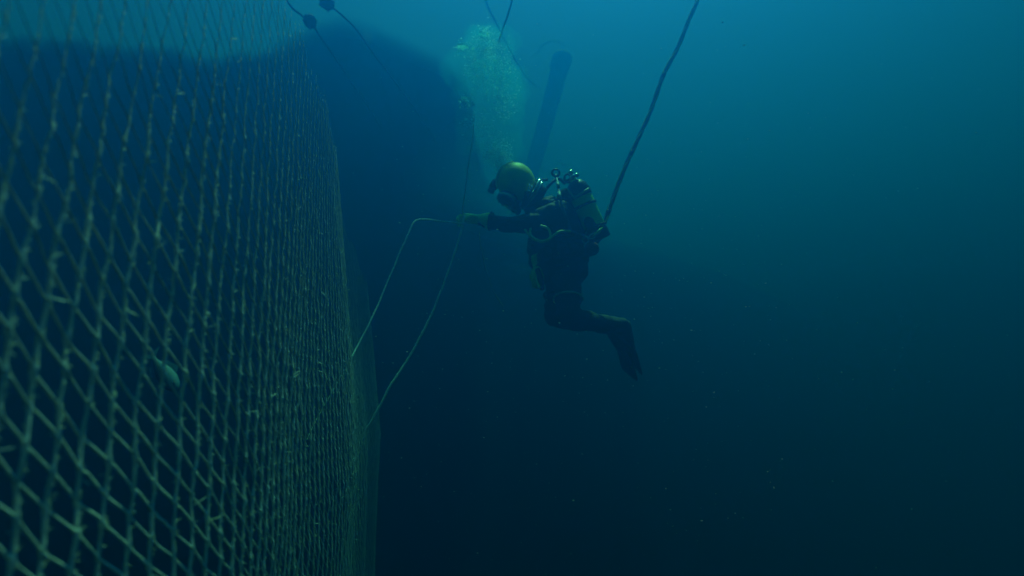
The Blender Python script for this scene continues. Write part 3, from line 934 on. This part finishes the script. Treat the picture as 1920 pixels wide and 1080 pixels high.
AX = [(944, 318, 0.0), (936, 290, 0.05), (926, 250, 0.15), (922, 200, 0.28), (924, 150, 0.42), (918, 100, 0.55), (906, 66, 0.66)]
WD = [12, 24, 42, 56, 56, 48, 26]
def plume():
    # each fine bubble is a small dome, flat and open below as rising caps are
    vs, fs = [], []
    th = np.arange(6) * np.pi / 3
    iv = np.concatenate([np.stack([np.cos(th), np.sin(th), 0 * th], 1), np.stack([0.62 * np.cos(th), 0.62 * np.sin(th), 0.55 + 0 * th], 1), [[0, 0, 0.75]]])
    jf = [[k, (k + 1) % 6, 6 + (k + 1) % 6] for k in range(6)] + [[k, 6 + (k + 1) % 6, 6 + k] for k in range(6)] + [[6 + k, 6 + (k + 1) % 6, 12] for k in range(6)]
    jf = np.array(jf)
    n = 0
    while n < 6500:
        if n > 5700:                                    # the clumps
            cx, cy, cd, cr = random.choice(CLUMPS)
            p = P(cx + random.gauss(0, 0.5) * cr, cy + random.gauss(0, 0.4) * cr, 4.3 + cd + random.gauss(0, 0.4) * cr / F_PX * 4.3)
            r = min(0.0036 * math.exp(random.gauss(0, 0.5)), 0.011)
        else:
            u = random.random() ** 0.8 * (len(AX) - 1.001)
            k = int(u); f = u - k
            c = [AX[k][i] * (1 - f) + AX[k + 1][i] * f for i in range(3)]
            wd = WD[k] * (1 - f) + WD[k + 1] * f
            g = random.gauss(0, 0.5); h = random.gauss(0, 0.5)
            if abs(g) > 1 or abs(h) > 1: continue
            p = P(c[0] + g * wd, c[1] + random.gauss(0, 12), 4.25 + c[2] + h * wd / F_PX * 4.3)
            q = p * 3.2
            if noise.noise(q) + 0.5 * noise.noise(q * 2.7) < random.uniform(-0.55, 0.35): continue
            r = min(0.0021 * math.exp(random.gauss(0, 0.55)), 0.010)
        rot = np.array(Matrix.Rotation(random.random() * 6.28, 3, 'Z') @ Matrix.Rotation(random.gauss(0, 0.35), 3, 'X'))
        vs.append((iv * r) @ rot.T + np.array(p[:]))
        fs.append(jf + n * len(iv))
        n += 1
    me = bpy.data.meshes.new('bubble_plume')
    me.from_pydata(np.concatenate(vs).tolist(), [], np.concatenate(fs).tolist())
    me.polygons.foreach_set('use_smooth', [True] * len(me.polygons))
    me.materials.append(M_BUB)
    o = bpy.data.objects.new('bubble_plume', me)
    COL.objects.link(o)
    tag(o, 'pale column of fine exhaled bubbles rising above the yellow helmet', 'bubbles', kind='stuff')
plume()

def froth():
    """the cloud of bubbles too fine to see singly: a lumpy column that scatters light"""
    bm = bmesh.new()
    pts = spline([Vector(p) for p in AX], 6)
    n = len(pts)
    for i in range(0, n):
        u = i / (n - 1) * (len(WD) - 1); k = min(int(u), len(WD) - 2)
        wd = WD[k] + (WD[k + 1] - WD[k]) * (u - k)
        for q in range(4 if i > 3 else 1):
            c = P(pts[i].x + random.gauss(0, 0.45) * wd, pts[i].y + random.gauss(0, 8), 4.25 + pts[i].z + random.gauss(0, 0.25) * wd / F_PX * 4.3)
            rr = wd / F_PX * 4.3 * random.uniform(0.35, 0.75) + 0.02
            ball(bm, c, (rr, rr, rr * 1.15), 16)
    m = bpy.data.materials.new('froth')
    m.use_nodes = True
    nn, l = m.node_tree.nodes, m.node_tree.links
    nn.remove(nn['Principled BSDF'])
    v = nn.new('ShaderNodeVolumePrincipled')
    v.inputs['Color'].default_value = (0.05, 0.80, 0.98, 1)
    v.inputs['Density'].default_value = 0.7
    v.inputs['Anisotropy'].default_value = 0.5
    l.new(v.outputs[0], nn['Material Output'].inputs['Volume'])
    o = obj('froth', bm, m)
    bake(o, [('REMESH', dict(mode='VOXEL', voxel_size=0.035)), ('SMOOTH', dict(factor=0.5, iterations=6))])
    for vx in o.data.vertices:
        vx.co += vx.normal * (0.07 * noise.noise(vx.co * 6) + 0.03 * noise.noise(vx.co * 15))
    tag(o, 'pale cloud of froth in the rising column of exhaled air', 'bubbles', kind='stuff')
froth()

def cap_bubble(px, py, dd, w, label, seed):
    """a big wobbling mushroom bubble: a domed cap, hollowed below"""
    c = P(px, py, 4.3 + dd)
    bm = bmesh.new()
    ball(bm, Vector((0, 0, 0)), (w, w * 0.9, w * 0.62), 28)
    bmesh.ops.delete(bm, geom=[v for v in bm.verts if v.co.z < -w * 0.12], context='VERTS')
    for v in bm.verts:
        d_ = noise.noise(v.co / w * 1.5 + Vector((seed, 0, 0)))
        v.co *= 1 + 0.28 * d_
        v.co += Vector((0, 0, 0.18 * w * noise.noise(v.co / w * 3 + Vector((0, seed, 0)))))
        v.co += c
    o = obj('air_bubble', bm, M_CAP)
    tag(o, label, 'bubble', 'big bubbles among the rising column')
for i, (px, py, dd, w, lb) in enumerate((
        (907, 64, 0.66, 0.040, 'bright flattened bubble at the very top of the column'),
        (867, 88, 0.55, 0.044, 'pale ragged bubble on the net side of the column, just below its top'),
        (888, 92, 0.50, 0.020, 'small round bubble just inside the ragged upper bubble'),
        (872, 186, 0.30, 0.034, 'bright lumpy bubble halfway up, against the dark net wall'),
        (886, 197, 0.28, 0.024, 'smaller flat bubble touching the lumpy one halfway up'),
        (928, 113, 0.45, 0.018, 'small faint bubble in the middle of the upper column'),
        (868, 253, 0.12, 0.011, 'tiny bright bubble beside the upright guide line'),
        (916, 287, 0.05, 0.013, 'tiny bright bubble low down, just above the helmet'))):
    cap_bubble(px, py, dd, w, lb, i * 3.7)

def fish():
    # head down to the right, seen through the net
    c = P(308, 700, 1.9)
    ax = (P(338, 742, 1.86) - P(282, 664, 1.94)).normalized()
    L = 0.165
    view = (c - Vector((0, 0, CAM_Z))).normalized()
    dor = ax.cross(view).normalized()
    if dor.z < 0: dor = -dor
    sd = ax.cross(dor).normalized()
    root = empty('fish', c)
    tag(root, 'small pale blue fish swimming nose down inside the near net', 'fish')
    m = mat('silver_blue_scales', (0.04, 0.17, 0.23), 0.7, 0.0, scale=120, var=0.25)
    bm = bmesh.new()
    prof = [(-0.46, 0.05, 0.03), (-0.36, 0.07, 0.04), (-0.22, 0.13, 0.07), (-0.02, 0.20, 0.10), (0.18, 0.22, 0.11), (0.34, 0.18, 0.10), (0.45, 0.10, 0.06), (0.50, 0.03, 0.02)]
    loft(bm, [(c + ax * L * z, dor * L * h * 0.75, sd * L * w_ * 0.9) for z, h, w_ in prof], 16)
    obj('body', bm, m, root)
    mf = mat('fin_membrane', (0.04, 0.16, 0.22), 0.6, scale=60)
    def fin_(name, poly):
        bm = bmesh.new()
        f = [bm.verts.new(c + ax * L * x + dor * L * y + sd * 0.0012) for x, y in poly]
        b = [bm.verts.new(c + ax * L * x + dor * L * y - sd * 0.0012) for x, y in poly]
        bm.faces.new(f); bm.faces.new(b[::-1])
        for i in range(len(f)):
            j = (i + 1) % len(f)
            bm.faces.new((f[i], b[i], b[j], f[j]))
        obj(name, bm, mf, root, smooth=False)
    fin_('tail', [(-0.44, 0.03), (-0.62, 0.20), (-0.56, 0.0), (-0.62, -0.20), (-0.44, -0.03)])
    fin_('dorsal_fin', [(0.15, 0.15), (0.02, 0.27), (-0.22, 0.17), (-0.28, 0.08)])
    fin_('belly_fin', [(0.05, -0.14), (-0.08, -0.24), (-0.26, -0.15), (-0.30, -0.06)])
    bm = bmesh.new()
    ball(bm, c + ax * L * 0.37 - sd * L * 0.08 * (1 if sd.dot(view) > 0 else -1) + dor * L * 0.03, 0.004, 10)
    obj('eye', bm, M_GLASS, root)
fish()

def specks():
    ico = bmesh.new()
    bmesh.ops.create_icosphere(ico, subdivisions=1, radius=1)
    iv = np.array([v.co[:] for v in ico.verts]); jf = np.array([[v.index for v in f.verts] for f in ico.faces])
    ico.free()
    vs, fs = [], []
    for k in range(1000):
        dep = random.uniform(1.6, 5.5)
        px = random.gauss(1080, 380); py = random.gauss(620, 260)
        p = P(px, py, dep)
        if p.x < float(np.interp(p.y, _py, _px)) + 0.1 and p.y < 5.4: continue
        r = dep * random.choice((0.4, 0.45, 0.5, 0.55, 0.6, 0.7, 0.85, 1.2)) / F_PX
        M = np.diag([r * random.uniform(0.8, 2.0), r, r * random.uniform(0.6, 1.1)]) 
        vs.append(iv @ M + np.array(p[:])); fs.append(jf + len(fs) * len(iv))
    me = bpy.data.meshes.new('drifting_specks')
    me.from_pydata(np.concatenate(vs).tolist(), [], np.concatenate(fs).tolist())
    me.materials.append(mat('pale_detritus', (0.75, 0.72, 0.6), 0.8, scale=40))
    o = bpy.data.objects.new('drifting_specks', me)
    COL.objects.link(o)
    tag(o, 'pale specks of detritus drifting everywhere in the dark water', 'specks', kind='stuff')
specks()
